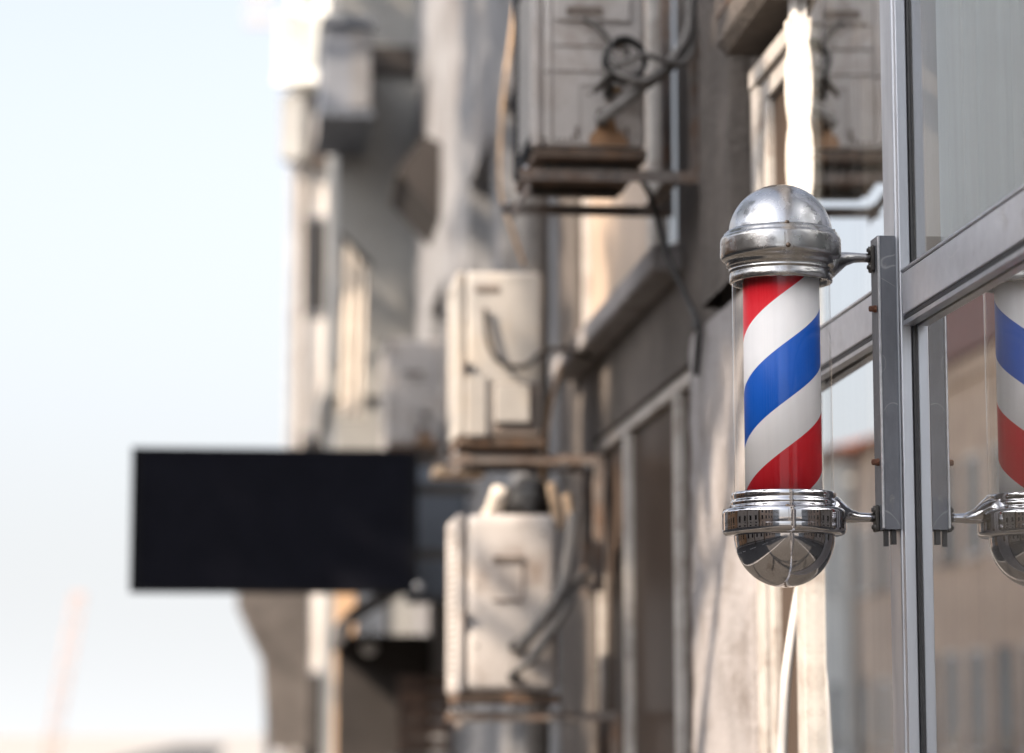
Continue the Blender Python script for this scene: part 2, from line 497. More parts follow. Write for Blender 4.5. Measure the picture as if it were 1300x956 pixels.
# ------------------------------------------------------------------ barber pole
PX_, PY_ = .899, 4.5
pole = thing('barber_pole', 'chrome barber pole with red, white and blue stripes on a steel channel', 'barber pole', (PX_, PY_, 1.8))
P0 = (PX_, PY_, 0)
def arc(cx, cz, rx, rz, a0, a1, n):
    return [(cx + rx * cos(R(a0 + (a1 - a0) * k / n)), cz + rz * sin(R(a0 + (a1 - a0) * k / n))) for k in range(n + 1)]
MB().lathe([(max(r, 0), z) for r, z in arc(0, 2.427, .0872, .0865, 2, 90, 22)], 96, P0).build('top_dome', M['dome'], pole)
top = [(.080, 2.4355), (.0875, 2.4352), (.0900, 2.4335), (.0955, 2.4285)] + arc(.0905, 2.4165, .0105, .0105, 60, 0, 5) + \
      [(.1012, 2.4085), (.1012, 2.4070)] + arc(.0925, 2.3935, .009, .011, 0, -70, 5) + \
      [(.0930, 2.3800), (.0915, 2.3785), (.0915, 2.3745), (.0905, 2.3735), (.0880, 2.3715), (.0868, 2.3690), (.0875, 2.3670), (.0878, 2.3655), (.0855, 2.3640), (.0845, 2.3620), (.0860, 2.3605), (.0862, 2.3475), (.0850, 2.3460), (.0800, 2.3460), (.0800, 2.37)]
MB().lathe(top, 96, P0).build('top_collar', M['cast'], pole)
bot = [(.0800, 1.975), (.0800, 1.9935), (.0855, 1.9935), (.0868, 1.9920), (.0868, 1.9845), (.0860, 1.9830), (.0868, 1.9800), (.0890, 1.9780), (.0890, 1.9735), (.0880, 1.9720), (.0905, 1.9700), (.0960, 1.9665)] + \
      arc(.0935, 1.9580, .0092, .0092, 60, 0, 5) + [(.1027, 1.9400), (.10255, 1.9392), (.1027, 1.9384)] + arc(.0930, 1.9330, .0097, .0105, 0, -80, 6) + [(.0880, 1.9215), (.0780, 1.9215)]
MB().lathe(bot, 96, P0).build('bottom_collar', M['chrome'], pole)
MB().lathe([(max(r, 0), z) for r, z in arc(0, 1.9225, .0835, .0855, 0, -90, 24)], 96, P0).build('bottom_dome', M['chrome'], pole)
MB().lathe([(.0822, 1.985), (.0822, 2.362)], 96, P0).build('glass_tube', M['glass_tube'], pole)
cyl = bpy.data.meshes.new('striped_cylinder')
_m = MB().lathe([(.0, 1.978), (.0640, 1.978), (.0640, 2.372), (.0, 2.372)], 96)
cyl = _m.mesh('striped_cylinder'); cyl.materials.append(M['stripe'])
co = link('striped_cylinder', cyl); co.location = (PX_, PY_, 0); attach(co, pole)
sea = MB()
for a in (-97, 83):
    q = Matrix.Translation((PX_, PY_, 0)) @ Matrix.Rotation(R(a + 90), 4, 'Z')
    sea.box((-.0004, -.10290, 1.939), (.0004, -.099, 1.960), mtx=q)
    sea.box((-.0005, -.1016, 2.385), (.0005, -.098, 2.416), mtx=q)
tag(sea.build('casting_seam', M['seam'], pole), kind='stuff')
for a, z, rr in ((-94, 2.4335, .0885), (-94, 2.394, .1005), (-98, 1.9635, .0975), (-10, 2.4335, .0885), (170, 1.9635, .0975)):
    q = Matrix.Translation((PX_, PY_, z)) @ Matrix.Rotation(R(a + 90), 4, 'Z') @ Matrix.Translation((0, -rr, 0)) @ Matrix.Rotation(R(90), 4, 'X')
    MB().lathe([(0, .0035), (.003, .0033), (.0042, .002), (.0042, -.003)], 16, mtx=q).build('screw', M['screw'], pole)
# cast arms, lofted ellipses from collar to flange
def loft(secs, n=20):
    t = bmesh.new(); rings = []
    for x, y, z, hy, hz in secs:
        rings.append([t.verts.new((x, y + hy * cos(2 * pi * k / n), z + hz * sin(2 * pi * k / n))) for k in range(n)])
    for a, b in zip(rings, rings[1:]):
        for k in range(n): t.faces.new((a[k], a[(k + 1) % n], b[(k + 1) % n], b[k]))
    t.faces.new(rings[0][::-1]); t.faces.new(rings[-1])
    bmesh.ops.recalc_face_normals(t, faces=t.faces)
    m = MB(); m.join(t, None, True); return m
for z, s_, mm in ((2.392, -1, 'cast'), (1.954, 1, 'chrome')):
    dz = .010 * s_
    loft([(PX_ + .070, PY_, z + dz * 1.6, .055, .026), (PX_ + .090, PY_, z + dz * 1.2, .036, .0225), (PX_ + .100, PY_, z + dz * .8, .024, .017), (PX_ + .112, PY_, z + dz * .25, .017, .0115),
          (PX_ + .126, PY_, z, .0135, .0085), (PX_ + .142, PY_, z, .012, .0075), (1.053, PY_, z, .012, .0078)]).build('arm', M[mm], pole)
    fl = MB().box((1.0510, PY_ - .013, z - .024), (1.0580, PY_ + .013, z + .020), .002, 1).build('flange', M['dark_steel'], pole)
    for dzz in (.0125, -.0165):
        q = Matrix.Translation((1.0525, PY_ - .004, z + dzz)) @ Matrix.Rotation(R(-90), 4, 'Y')
        MB().lathe([(0, .007), (.0035, .0068), (.0035, .0045), (.0065, .0042), (.0065, -.001)], 6, mtx=q).build('nut', M['dark_steel'], fl)
ch = MB()
ch.box((1.0620, 4.468, 1.9325), (1.0880, 4.472, 2.4250))
ch.box((1.0620, 4.518, 1.9325), (1.0880, 4.522, 2.4250))
ch.box((1.0580, 4.470, 1.9325), (1.0620, 4.520, 2.4250))
cho = ch.build('mounting_channel', M['channel'], pole)
MB().box((1.0573, 4.4665, 1.934), (1.0617, 4.4705, 2.4235), .0012, 1).build('zinc_corner', M['zinc_edge'], cho)
for z in (2.3035, 2.0455):
    q = Matrix.Translation((1.0580, 4.488, z)) @ Matrix.Rotation(R(-90), 4, 'Y')
    MB().lathe([(0, .0125), (.004, .0122), (.0052, .0105), (.0052, .004), (.0062, .0038), (.0062, -.002)], 14, mtx=q).build('rusty_bolt', M['rust'], pole)
MB().box((1.062, 4.476, 1.905), (1.069, 4.484, 1.933)).box((1.074, 4.474, 1.908), (1.082, 4.486, 1.933)).build('channel_tail', M['black'], pole)

# ------------------------------------------------------------------ shopfront
XG = 1.115
shop = thing('shopfront', 'grey aluminium and glass shopfront the barber pole is fixed to', 'shopfront', (XG, 4.0, 0))
Y_A, Y_J = 2.55, 5.285                     # near end and far jamb
mu = MB()
mu.box((1.0885, 4.472, .35), (1.140, 4.552, 3.144), .004, 2)
mull = mu.build('mullion', M['alu'], shop)
MB().box((1.1112, 4.4480, .35), (1.135, 4.4710, 3.144), .002, 1).build('gasket', M['gasket'], mull)
MB().box((1.0915, 4.4560, .35), (1.1105, 4.4715, 3.144), .002, 2).build('glazing_bead', M['alu'], mull)
MB().box((1.0915, 4.5530, .35), (1.1100, 4.5640, 3.144), .002, 1).build('glazing_bead', M['alu_paint'], mull)
MB().box((1.0885, 3.02, .35), (1.140, 3.10, 3.144), .004, 2).build('mullion', M['alu'], shop)
def transom(y0, y1):
    t = MB().box((1.0925, y0, 2.287), (1.140, y1, 2.3575), .0025, 2).build('transom', M['alu_paint'], shop)
    MB().box((1.0905, y0, 2.3580), (1.118, y1, 2.3640), .0015, 1).build('transom_lip', M['alu'], t)
    MB().box((1.0945, y0, 2.2780), (1.130, y1, 2.2865), .001, 1).build('gasket', M['gasket'], t)
    MB().box((1.0935, y0, 2.2690), (1.112, y1, 2.2776), .001, 1).build('glazing_bead', M['alu'], t)
transom(3.1015, 4.4465); transom(4.5655, 5.42)
def pane(y0, y1, z0, z1, m, x=XG):
    return MB().poly([(x, y0, z0), (x, y0, z1), (x, y1, z1), (x, y1, z0)], [(0, 1, 2, 3)]).build('glass_pane', m, shop)
pane(3.1, 4.452, 2.364, 3.144, M['glass_film']); pane(3.1, 4.452, .4, 2.280, M['glass_shop'])
def pane_tilted(z0, z1):
    xa, xb = 1.114, 1.160
    return MB().poly([(xa, 4.552, z0), (xa, 4.552, z1), (xb, 5.572, z1), (xb, 5.572, z0)], [(0, 1, 2, 3)]).build('glass_pane', M['glass_shop'], shop)
pane_tilted(2.364, 3.144)           # this pane is set a few degrees out of line
MB().poly([(1.114, 4.552, .4), (1.114, 4.552, 2.275), (1.122, 5.36, 2.275), (1.122, 5.36, .4)], [(0, 1, 2, 3)]).build('glass_pane', M['glass_shop'], shop)
MB().box((1.100, 5.325, .40), (1.15, 5.40, 2.265), .004, 2).build('lower_jamb', M['worn_frame'], shop)
MB().box((1.08, 2.55, .30), (1.15, 5.55, .40), .003, 1).build('bottom_rail', M['alu'], shop)
MB().box((1.100, 2.55, 3.145), (1.15, 5.62, 3.190), .004, 2).build('top_rail', M['pvc'], shop)
# far jamb: white profile with blobs of sealant squeezed between its clips
jm = MB().box((1.146, 5.555, 2.30), (1.20, 5.62, 3.144), .004, 2).build('jamb', M['pvc'], shop)
wv = []
z = 2.31
pts = []
while z < 3.10:
    ph = (z - 1.02) / .168
    w = abs(sin(pi * ph)) ** .55
    pts.append((z, 1.1465 - .003 - .0090 * w)); z += .012
o = [(1.1475, pts[0][0])] + [(x, zz) for zz, x in pts] + [(1.1475, pts[-1][0])]
MB().prism([(x, zz) for x, zz in o], 1, 5.558, 5.612).build('sealant_bead', M['foam'], jm)
# curtain hanging inside the upper pane, and dark curtain further in
cv = []
n = 120
for k in range(n + 1):
    y = 3.11 + 1.33 * k / n
    cv.append((1.165 + .013 * sin(k * .8) + .007 * sin(k * 2.3 + 1), y))
vs = [(x, y, 2.37) for x, y in cv] + [(x, y, 3.14) for x, y in cv]
tag(MB().poly(vs, [(k, k + 1, n + 2 + k, n + 1 + k) for k in range(n)]).build('curtain', M['curtain']), 'pale pleated curtain behind the upper shop pane', 'curtain')
# room behind the glass
room = MB()
room.box((3.8, 1.0, 0), (3.9, 5.8, 3.3)); room.box((1.2, .9, 0), (3.9, 1.0, 3.3)); room.box((1.3, 5.6, 0), (3.9, 5.7, 3.3)); room.box((1.2, 1.0, 3.2), (3.8, 5.6, 3.3))
tag(room.build('room_wall', M['interior']), kind='structure')
tag(MB().box((1.16, 1.0, -.02), (3.8, 5.6, .02)).build('floor', M['interior']), kind='structure')

# narrow side window between the jamb and the concrete, leaning hose
nw = thing('side_window', 'narrow white framed window beside the shopfront jamb', 'window', (1.12, 5.6, 1.5))
MB().box((1.165, 6.085, .9), (1.22, 6.160, 3.07), .006, 2).build('window_frame', M['worn_frame'], nw)
MB().box((1.172, 6.005, .9), (1.21, 6.050, 3.02), .005, 2).build('sash', M['worn_frame'], nw)
MB().box((1.182, 6.051, .9), (1.21, 6.084, 3.02)).build('gasket', M['gasket'], nw)
MB().box((1.174, 5.625, 3.021), (1.22, 6.084, 3.07), .005, 2).box((1.160, 5.625, 3.071), (1.22, 6.16, 3.115), .005, 2).build('head_rail', M['worn_frame'], nw)
MB().box((1.190, 5.621, .9), (1.200, 6.004, 3.02)).build('pane', M['glass_brown'], nw)
tag(MB().tube([(1.145, 5.42, 2.10), (1.122, 5.42, 1.93), (1.108, 5.43, 1.85), (1.086, 5.44, 1.70), (1.075, 5.45, 1.50)], .0105, 12).build('hose', M['pvc']),
    'white hose slanting down below the chrome pole tip', 'hose')

# ------------------------------------------------------------------ near concrete building
XW = 1.20
H_A = 10.5
bldA = thing('concrete_building', 'weathered concrete building carrying the air conditioners beside the shop', 'building', (XW, 11, 0))
W1 = (7.46, 9.75, 2.93, 4.35); W2 = (7.15, 9.30, 1.05, 2.585); W3 = (13.15, 14.55, 3.45, 4.52)
W4 = (10.9, 12.6, 3.3, 4.5); W5 = (13.1, 14.6, 5.7, 7.0); W6 = (7.4, 9.7, 5.7, 7.0); W7 = (10.9, 12.3, .4, 2.6); W8 = (16.2, 17.6, 3.4, 4.3); W9 = (10.9, 12.6, 5.7, 7.0)
MB().wall(XW, 6.163, 10.3, -.02, H_A, [W1, W2, W6], .22).build('wall', M['concrete'], bldA)
MB().wall(XW + .004, 10.3, 19.0, -.02, H_A, [W3, W4, W5, W7, W8, W9], .25).build('wall', M['render'], bldA)
MB().box((1.42, 5.9, 0), (1.43, 19, H_A)).build('back_wall', M['interior'], bldA)
# pilaster with rough face; plastered lower half
def rough_slab(x0, x1, y0, y1, z0, z1, amp, seed, ny=14, nz=60):
    rnd = random.Random(seed); m = MB(); t = bmesh.new()
    G = [[None] * (nz + 1) for _ in range(ny + 1)]
    for i in range(ny + 1):
        for j in range(nz + 1):
            yy = y0 + (y1 - y0) * i / ny; zz = z0 + (z1 - z0) * j / nz
            e = min(i, ny - i) == 0
            x = x0 + amp * (rnd.random() - .5) + (amp * 1.5 * rnd.random() if e else 0)
            G[i][j] = t.verts.new((x, yy + (amp * (rnd.random() - .5) if e else 0), zz))
    for i in range(ny):
        for j in range(nz): t.faces.new((G[i][j], G[i][j + 1], G[i + 1][j + 1], G[i + 1][j]))
    for i in (0, ny):
        b = [t.verts.new((x1, G[i][j].co.y, G[i][j].co.z)) for j in range(nz + 1)]
        for j in range(nz):
            f = (G[i][j], b[j], b[j + 1], G[i][j + 1])
            t.faces.new(f if i == 0 else f[::-1])
    bmesh.ops.recalc_face_normals(t, faces=t.faces)
    m.join(t, None, True); return m
rough_slab(1.150, 1.21, 6.36, 6.80, 2.66, 5.2, .006, 3).build('pilaster', M['concrete'], bldA)
rough_slab(1.162, 1.21, 6.20, 7.06, -.01, 2.62, .005, 5, 24, 70).build('plaster_patch', M['plaster'], bldA)
MB().prism([(1.095, 3.245), (1.095, 3.19), (1.115, 3.165), (1.25, 3.165), (1.25, 3.245)], 1, 5.63, 6.20).build('lintel_ledge', M['concrete'], bldA)
MB().box((1.135, 5.302, 3.246), (1.25, 6.35, 5.0)).build('upper_wall', M['concrete'], bldA)
MB().box((1.092, 5.63, 3.246), (1.134, 6.198, 3.27), .004, 1).build('flashing', M['bracket'], bldA)
def window(parent, w, xf, mulls=(), glass='glass_dark', recess=.09, fw=.06, sill=True, frame='pvc', sillm='plaster'):
    y0, y1, z0, z1 = w
    x = xf + recess
    m = MB()
    m.box((x, y0, z0), (x + .06, y0 + fw, z1), .006, 1); m.box((x, y1 - fw, z0), (x + .06, y1, z1), .006, 1)
    m.box((x + .002, y0 + fw, z1 - fw), (x + .058, y1 - fw, z1), .006, 1); m.box((x + .002, y0 + fw, z0), (x + .058, y1 - fw, z0 + fw), .006, 1)
    f = m.build('window', M[frame], parent)
    edges = [y0 + fw] + [v for q in mulls for v in (q - fw / 2, q + fw / 2)] + [y1 - fw]
    for q in mulls: MB().box((x - .004, q - fw / 2, z0 + fw), (x + .054, q + fw / 2, z1 - fw), .006, 1).build('glazing_bar', M[frame], f)
    for a, b in zip(edges[::2], edges[1::2]):
        MB().box((x + .025, a, z0 + fw), (x + .04, b, z1 - fw)).build('pane', M[glass if isinstance(glass, str) else glass[edges.index(a) // 2]], f)
    if sill:
        MB().box((xf - .085, y0 - .08, z0 - .075), (xf + .1, y1 + .06, z0 - .002), .008, 1).build('sill', M[sillm], f)
    return f
window(bldA, W1, XW, (8.1,), ('glass_dark', 'glass_blind'), .02, frame='worn_frame')
window(bldA, W2, XW, (7.60, 8.62), 'glass_brown', .012, .045, sill=False, frame='worn_frame')
for w in (W3, W4, W5, W6, W8, W9): window(bldA, w, XW, ((w[0] + w[1]) / 2,), 'glass_dark', .14, sillm='render')
window(bldA, W7, XW, (), 'glass_dark', .1, sill=False, frame='sign_edge')
# roof edge and drain pipe
MB().box((1.0, 5.9, H_A), (1.6, 19, H_A + .25)).build('cornice', M['render'], bldA)
MB().tube([(1.12, 10.32, 0), (1.12, 10.32, 10)], .045, 12, False).build('drain_pipe', M['grey_hose'], bldA)
# wall of the shop building above and behind the camera
shopb = thing('shop_building', 'rendered upper storey above the glass shopfront', 'building', (1.2, 0, 0))
MB().wall(1.128, -14, 5.296, 3.195, 8.5, [(-11, -9, 4.2, 5.6), (-7, -5, 4.2, 5.6), (-3, -1, 4.2, 5.6), (1, 3, 4.2, 5.6)], .22).build('wall', M['render'], shopb)
MB().wall(1.128, -14, 2.54, -.02, 3.194, [(-11, -8, .3, 2.7), (-6.5, -3, .3, 2.7), (-1.8, 1.8, .3, 2.7)], .22).build('wall', M['render'], shopb)
for a in (-11, -7, -3, 1): window(shopb, (a, a + 2, 4.2, 5.6), 1.128, (a + 1,), 'glass_dark', .1, sillm='render')
for a, b in ((-11, -8), (-6.5, -3), (-1.8, 1.8)): window(shopb, (a, b, .3, 2.7), 1.128, ((a + b) / 2,), 'glass_dark', .08, sill=False)

# ------------------------------------------------------------------ air conditioners
def aircon(label, x0, x1, y0, y1, z0, z1, m='casing', rnd=.016, detail=True, style=0, front=None, group='outdoor air conditioners hung along the facade'):
    """outdoor unit: fan grille faces the street (-X), service side faces the camera (-Y)"""
    t = thing('air_conditioner', label, 'air conditioner', ((x0 + x1) / 2, (y0 + y1) / 2, z0), group)
    d, h = x1 - x0, z1 - z0
    c = MB(); 
    # casing sides as a shell so that the grille opening is real
    c.box((x0 + .03, y0, z0 + .03), (x1, y1, z1), rnd, 3)
    shade_auto(c.build('casing', M[m], t))
    MB().box((x0 + .008, y0 + .004, z0), (x1 + .004, y1 - .004, z0 + .028), .004, 1).build('base_pan', M['casing_base'], t)
    fr = MB()
    MB().box((x0, y0 + .002, z0 + .030), (x0 + .0295, y0 + .05, z1 - .002), .010, 2).build('front_post', M[m], t)
    fr.box((x0, y1 - .05, z0 + .030), (x0 + .0295, y1 - .002, z1 - .002), .010, 2)
    fr.box((x0 + .001, y0 + .05, z1 - .05), (x0 + .0293, y1 - .05, z1 - .003), .008, 2); fr.box((x0 + .001, y0 + .05, z0 + .031), (x0 + .0293, y1 - .05, z0 + .08), .008, 2)
    fo = shade_auto(fr.build('front_frame', M[front or m], t))
    g = MB()
    nb = 22
    for k in range(nb):
        zz = z0 + .085 + (h - .14) * k / (nb - 1)
        g.box((x0 + .008, y0 + .05, zz - .0035), (x0 + .016, y1 - .05, zz + .0035))
    tag(g.build('grille', M['pvc'], t), kind='stuff')
    cy, cz = (y0 + y1) / 2, (z0 + z1) / 2
    q = Matrix.Translation((x0 + .026, cy, cz)) @ Matrix.Rotation(R(90), 4, 'Y')
    fan = MB()
    fan.lathe([(0, -.006), (.04, -.005), (.04, .003)], 20, mtx=q)
    for k in range(4):
        fan.poly([(x0 + .021, cy + .03 * cos(a), cz + .03 * sin(a)) if i % 3 == 0 else (x0 + .024 + .002 * i, cy + h * .4 * cos(a), cz + h * .4 * sin(a)) for i, a in enumerate([k * pi / 2, k * pi / 2, k * pi / 2 + 1.0, k * pi / 2 + .7])], [(0, 1, 2, 3)])
    fan.build('fan', M['casing_dark'], t)
    if not detail: return t
    y = y0
    # service cover: a raised plate near the top rear, with a grip
    if style == 1:      # a top grip and a deep access hatch low down
        MB().box((x0 + d * .22, y - .004, z1 - .072), (x0 + d * .50, y + .003, z1 - .050), .002, 1).build('grip', M['casing_dark'], t)
        rc = MB().box((x0 + d * .42, y - .003, z0 + h * .06), (x1 - d * .06, y + .003, z0 + h * .36)).build('hatch_shade', M['casing_dark'], t)  # flat dark plate painting the shade under the hatch cover
        MB().box((x0 + d * .44, y - .022, z0 + h * .13), (x1 - d * .16, y - .003, z0 + h * .35), .004, 1).build('hatch_cover', M[m], rc)
        MB().box((x0 + d * .10, y - .012, z0 + h * .05), (x0 + d * .36, y + .002, z0 + h * .40), .008, 2).build('side_plate', M[m], t)
        return t
    if style == 2:      # rounded casing with a framed finger hole
        ff = MB().box((x0 + d * .36, y - .006, z1 - h * .26), (x0 + d * .66, y + .002, z1 - h * .225)).build('grip', M['casing_dark'], t)
        MB().box((x0 + d * .645, y - .004, z1 - h * .44), (x0 + d * .665, y + .002, z1 - h * .262)).build('panel_joint', M['casing_dark'], t)
        MB().box((x0 + d * .36, y - .005, z1 - h * .47), (x0 + d * .64, y + .002, z1 - h * .455)).build('panel_joint', M['casing_dark'], t)
        for k, (dx, zz) in enumerate(((.20, .62), (.2, .3), (.9, .55), (.85, .9), (.55, .2))):
            q = Matrix.Translation((x0 + d * dx, y, z0 + h * zz)) @ Matrix.Rotation(R(90), 4, 'X')
            MB().lathe([(0, .004), (.005, .003), (.006, -.001)], 10, mtx=q).build('screw', M['casing_dark'], t)
        for dx, zz in ((.56, .30), (.55, .14)):
            MB().tube([(x0 + d * dx, y + .002, z0 + h * zz), (x0 + d * dx, y - .055, z0 + h * zz)], .017, 12, False).build('valve', M['black'], t)
        return t
    sc = MB().box((x0 + d * .20, y - .010, z1 - h * .36), (x1 - d * .13, y + .004, z1 - .035), .005, 2).build('service_cover', M[m], t)
    MB().box((x0 + d * .30, y - .0125, z1 - h * .335), (x0 + d * .62, y - .0098, z1 - h * .295)).build('grip', M['casing_dark'], sc)
    # pressed ribs of the side panel
    rb = MB()
    for k, zz in enumerate((.52, .40)):
        rb.box((x0 + d * .2, y - .0022, z0 + h * zz), (x0 + d * .80, y + .002, z0 + h * zz + .004))
    rb.box((x0 + .05, y - .0018, z0 + .05), (x0 + .054, y + .002, z1 - .03))
    rb.box((x0 + d * .42, y - .0022, z0 + .06), (x0 + d * .424, y + .002, z0 + h * .34)); rb.box((x0 + d * .424, y - .0022, z0 + h * .336), (x0 + d * .75, y + .002, z0 + h * .34))
    rb.build('panel_rib', M['casing_dark'], t)
    for dx, zz in ((.60, .165), (.66, .30)):
        v = MB()
        v.tube([(x0 + d * dx, y + .002, z0 + h * zz), (x0 + d * dx, y - .05, z0 + h * zz)], .011, 12, False)
        v.box((x0 + d * dx - .013, y - .040, z0 + h * zz - .014), (x0 + d * dx + .013, y - .018, z0 + h * zz + .03), .003, 1)
        vo = v.build('valve', M['dark_steel'], t)
        MB().tube([(x0 + d * dx + .012, y - .03, z0 + h * zz + .006), (x0 + d * dx + .034, y - .03, z0 + h * zz + .006)], .008, 8, False).build('valve_cap', M['brass'], vo)
    for k, (dx, zz) in enumerate(((.10, .09), (.13, .40), (.86, .08), (.36, .10), (.50, .30), (.9, .5), (.08, .93), (.52, .55))):
        q = Matrix.Translation((x0 + d * dx, y, z0 + h * zz)) @ Matrix.Rotation(R(90), 4, 'X')
        MB().lathe([(0, .0035), (.004, .003), (.005, -.001)], 10, mtx=q).build('screw', M['casing_dark'], t)
    sl = MB()
    for k in range(5): sl.box((x0 + d * (.20 + .05 * k), y - .0015, z0 + .045), (x0 + d * (.225 + .05 * k), y + .002, z0 + .051))
    for dx in (.38, .82): sl.box((x0 + d * dx, y - .0015, z0 + .055), (x0 + d * dx + .009, y + .002, z0 + .085))
    tag(sl.build('drain_slot', M['casing_dark'], t), kind='stuff')
    rr = random.Random(int(z0 * 100)); o_ = []
    for k in range(14):
        u_ = k / 13; o_.append((x0 + d * (.50 + .34 * u_), y - .0012, z0 + .040 + h * (.02 + .11 * rr.random() * sin(pi * u_) + .03 * sin(pi * u_))))
    MB().poly(o_ + [(x0 + d * .84, y - .0012, z0 + .036), (x0 + d * .50, y - .0012, z0 + .036)], [tuple(range(16))]).build('rust_stain', M['copper'], t)
    for yy in (y0 + .06, y1 - .12):
        MB().box((x0 + .04, yy, z0 - .022), (x1 - .02, yy + .05, z0 - .001)).build('foot', M['dark_steel'], t)
    return t

def bracket(label, x0, ya, yb, z, xw=XW, drop=.0, leg=.5, up=True):
    t = thing('wall_bracket', label, 'bracket', (xw, (ya + yb) / 2, z), 'steel brackets under the air conditioners')
    for k, y in enumerate((ya, yb)):
        a = MB().box((x0, y, z - .030), (xw - .032, y + .004, z)).box((x0, y + .004, z - .004), (xw - .032, y + .032, z)).build('arm', M['bracket'], t)
        l = MB()
        za, zb = (z - .03, z + leg) if up else (z - leg, z + .0)
        l.box((xw - .032, y - .002, za), (xw - .028, y + .036, zb)); l.box((xw - .028, y - .002, za), (xw - .001, y + .003, zb))
        l.build('upright', M['bracket'], t)
        q = Matrix.Translation((x0 + .02, y + .016, z)) 
        MB().lathe([(0, .012), (.006, .011), (.007, 0), (.011, -.001), (.011, -.004)], 8, mtx=q).build('bolt', M['zinc_edge'], t)
    MB().box((x0 + .03, ya + .034, z - .05), (x0 + .034, yb - .002, z - .018)).build('cross_bar', M['bracket'], t)
    MB().box((xw - .10, ya + .034, z - .026), (xw - .06, yb - .002, z - .022)).build('cross_bar', M['bracket'], t)
    return t

ac1 = aircon('off white air conditioner highest on the concrete wall with looped cables', .745, 1.045, 7.00, 7.50, 3.083, 3.655, front='sign_edge')  # front frame coloured dark to imitate shade along the front
bracket('brown steel bracket under the cable looped air conditioner', .715, 7.03, 7.52, 3.060, leg=.75)
ac2 = aircon('yellowed air conditioner at mid height with a cable draped across its side', .705, .995, 9.0, 9.38, 2.535, 3.118, 'casing_old', .022, style=1)
bracket('rusty bracket carrying the yellowed air conditioner at mid height', .69, 9.03, 9.34, 2.510, leg=.45, up=False)
ac3 = aircon('grimy round edged air conditioner just below the yellowed one', .675, .998, 8.6, 9.00, 1.690, 2.280, 'casing', .034, style=2)
bracket('bracket holding the grimy round edged air conditioner', .67, 8.63, 8.95, 1.665, leg=.4, up=False)
ac4 = aircon('small pale air conditioner above the black sign box', .815, 1.125, 15.3, 16.0, 3.16, 3.79, 'casing', .02)
bracket('bracket of the small pale air conditioner above the black sign', .80, 15.35, 15.9, 3.135, leg=.4, up=False)

# cables and pipes of the top unit
def cable(label, pts, r, m, n=10, cat='cable', name='cable'):
    return tag(MB().tube(pts, r, n).build(name, M[m]), label, cat)
cable('thick grey insulated pipe curving up from the top air conditioner', [(.915, 6.96, 3.175), (.955, 6.93, 3.20), (1.03, 6.93, 3.265), (1.10, 6.95, 3.32), (1.145, 6.97, 3.39), (1.172, 6.98, 3.50), (1.178, 6.98, 3.75)], .0165, 'grey_hose', cat='pipe', name='insulated_pipe')
cable('thinner grey pipe sweeping round under the black cable coil', [(.93, 6.955, 3.26), (.94, 6.92, 3.30), (.965, 6.90, 3.285), (1.02, 6.90, 3.268), (1.075, 6.92, 3.30), (1.12, 6.95, 3.36), (1.155, 6.96, 3.43), (1.160, 6.97, 3.60), (1.160, 6.97, 3.75)], .011, 'grey_hose', cat='pipe', name='insulated_pipe')
coil = []
for k in range(40):
    a = 2 * pi * k / 13 + 2.2
    coil.append((.980 + (.050 + .003 * sin(k)) * cos(a), 6.945 - .0014 * k, 3.328 + (.052 + .003 * cos(k * 1.3)) * sin(a)))
cable('black cable wound into a loose coil on the top air conditioner', coil, .0065, 'black')
cable('dark lead running from the service cover to the coil', [(.885, 6.985, 3.45), (.915, 6.955, 3.425), (.945, 6.93, 3.375), (.985, 6.90, 3.345), (.94, 6.92, 3.29), (.905, 6.955, 3.25)], .0075, 'dark_steel')
cable('grey cord crossing the coil towards the wall', [(.93, 6.93, 3.36), (.96, 6.885, 3.31), (1.02, 6.885, 3.335), (1.085, 6.91, 3.325), (1.14, 6.95, 3.335), (1.17, 6.97, 3.42), (1.172, 6.985, 3.75)], .008, 'grey_hose')
cable('black cable dropping from the bracket to the wall hook', [(1.00, 7.15, 3.085), (1.050, 7.2, 3.083), (1.085, 7.2, 3.03), (1.106, 7.2, 2.96), (1.128, 7.18, 2.86), (1.155, 7.12, 2.77), (1.166, 7.02, 2.695), (1.150, 6.88, 2.655), (1.147, 6.80, 2.60), (1.148, 6.86, 2.50)], .0085, 'black')
hk = thing('wall_hook', 'small dark hook where the black cable meets the concrete', 'hook', (1.15, 6.9, 2.64))
MB().box((1.14, 6.84, 2.615), (1.156, 6.88, 2.645), .003, 1).build('hook_plate', M['black'], hk)
cable('tan cable hanging straight down to the yellowed air conditioner', [(.905, 8.8, 4.4), (.884, 8.8, 3.99), (.846, 8.8, 3.70), (.833, 8.8, 3.52), (.834, 8.8, 3.34), (.875, 8.82, 3.22), (.922, 8.9, 3.12)], .007, 'tan_hose')
cable('dark cable draped in a curve over the yellowed air conditioner', [(.80, 8.985, 2.99), (.805, 8.975, 2.90), (.83, 8.97, 2.83), (.88, 8.965, 2.795), (.94, 8.965, 2.80), (.985, 8.97, 2.84), (1.06, 9.0, 2.86), (1.16, 9.05, 2.84)], .009, 'dark_steel')
cable('brown cable slanting behind the window sill towards the pipes', [(1.10, 9.4, 2.86), (1.055, 9.3, 2.72), (1.02, 9.2, 2.56), (1.00, 9.1, 2.40)], .010, 'tan_hose')
cable('grey corrugated pipe bending to the side of the grimy air conditioner', [(.865, 8.56, 1.86), (.90, 8.53, 1.90), (.955, 8.52, 1.97), (1.005, 8.54, 2.05), (1.03, 8.58, 2.16), (1.05, 8.62, 2.28)], .020, 'grey_hose', cat='pipe', name='insulated_pipe')
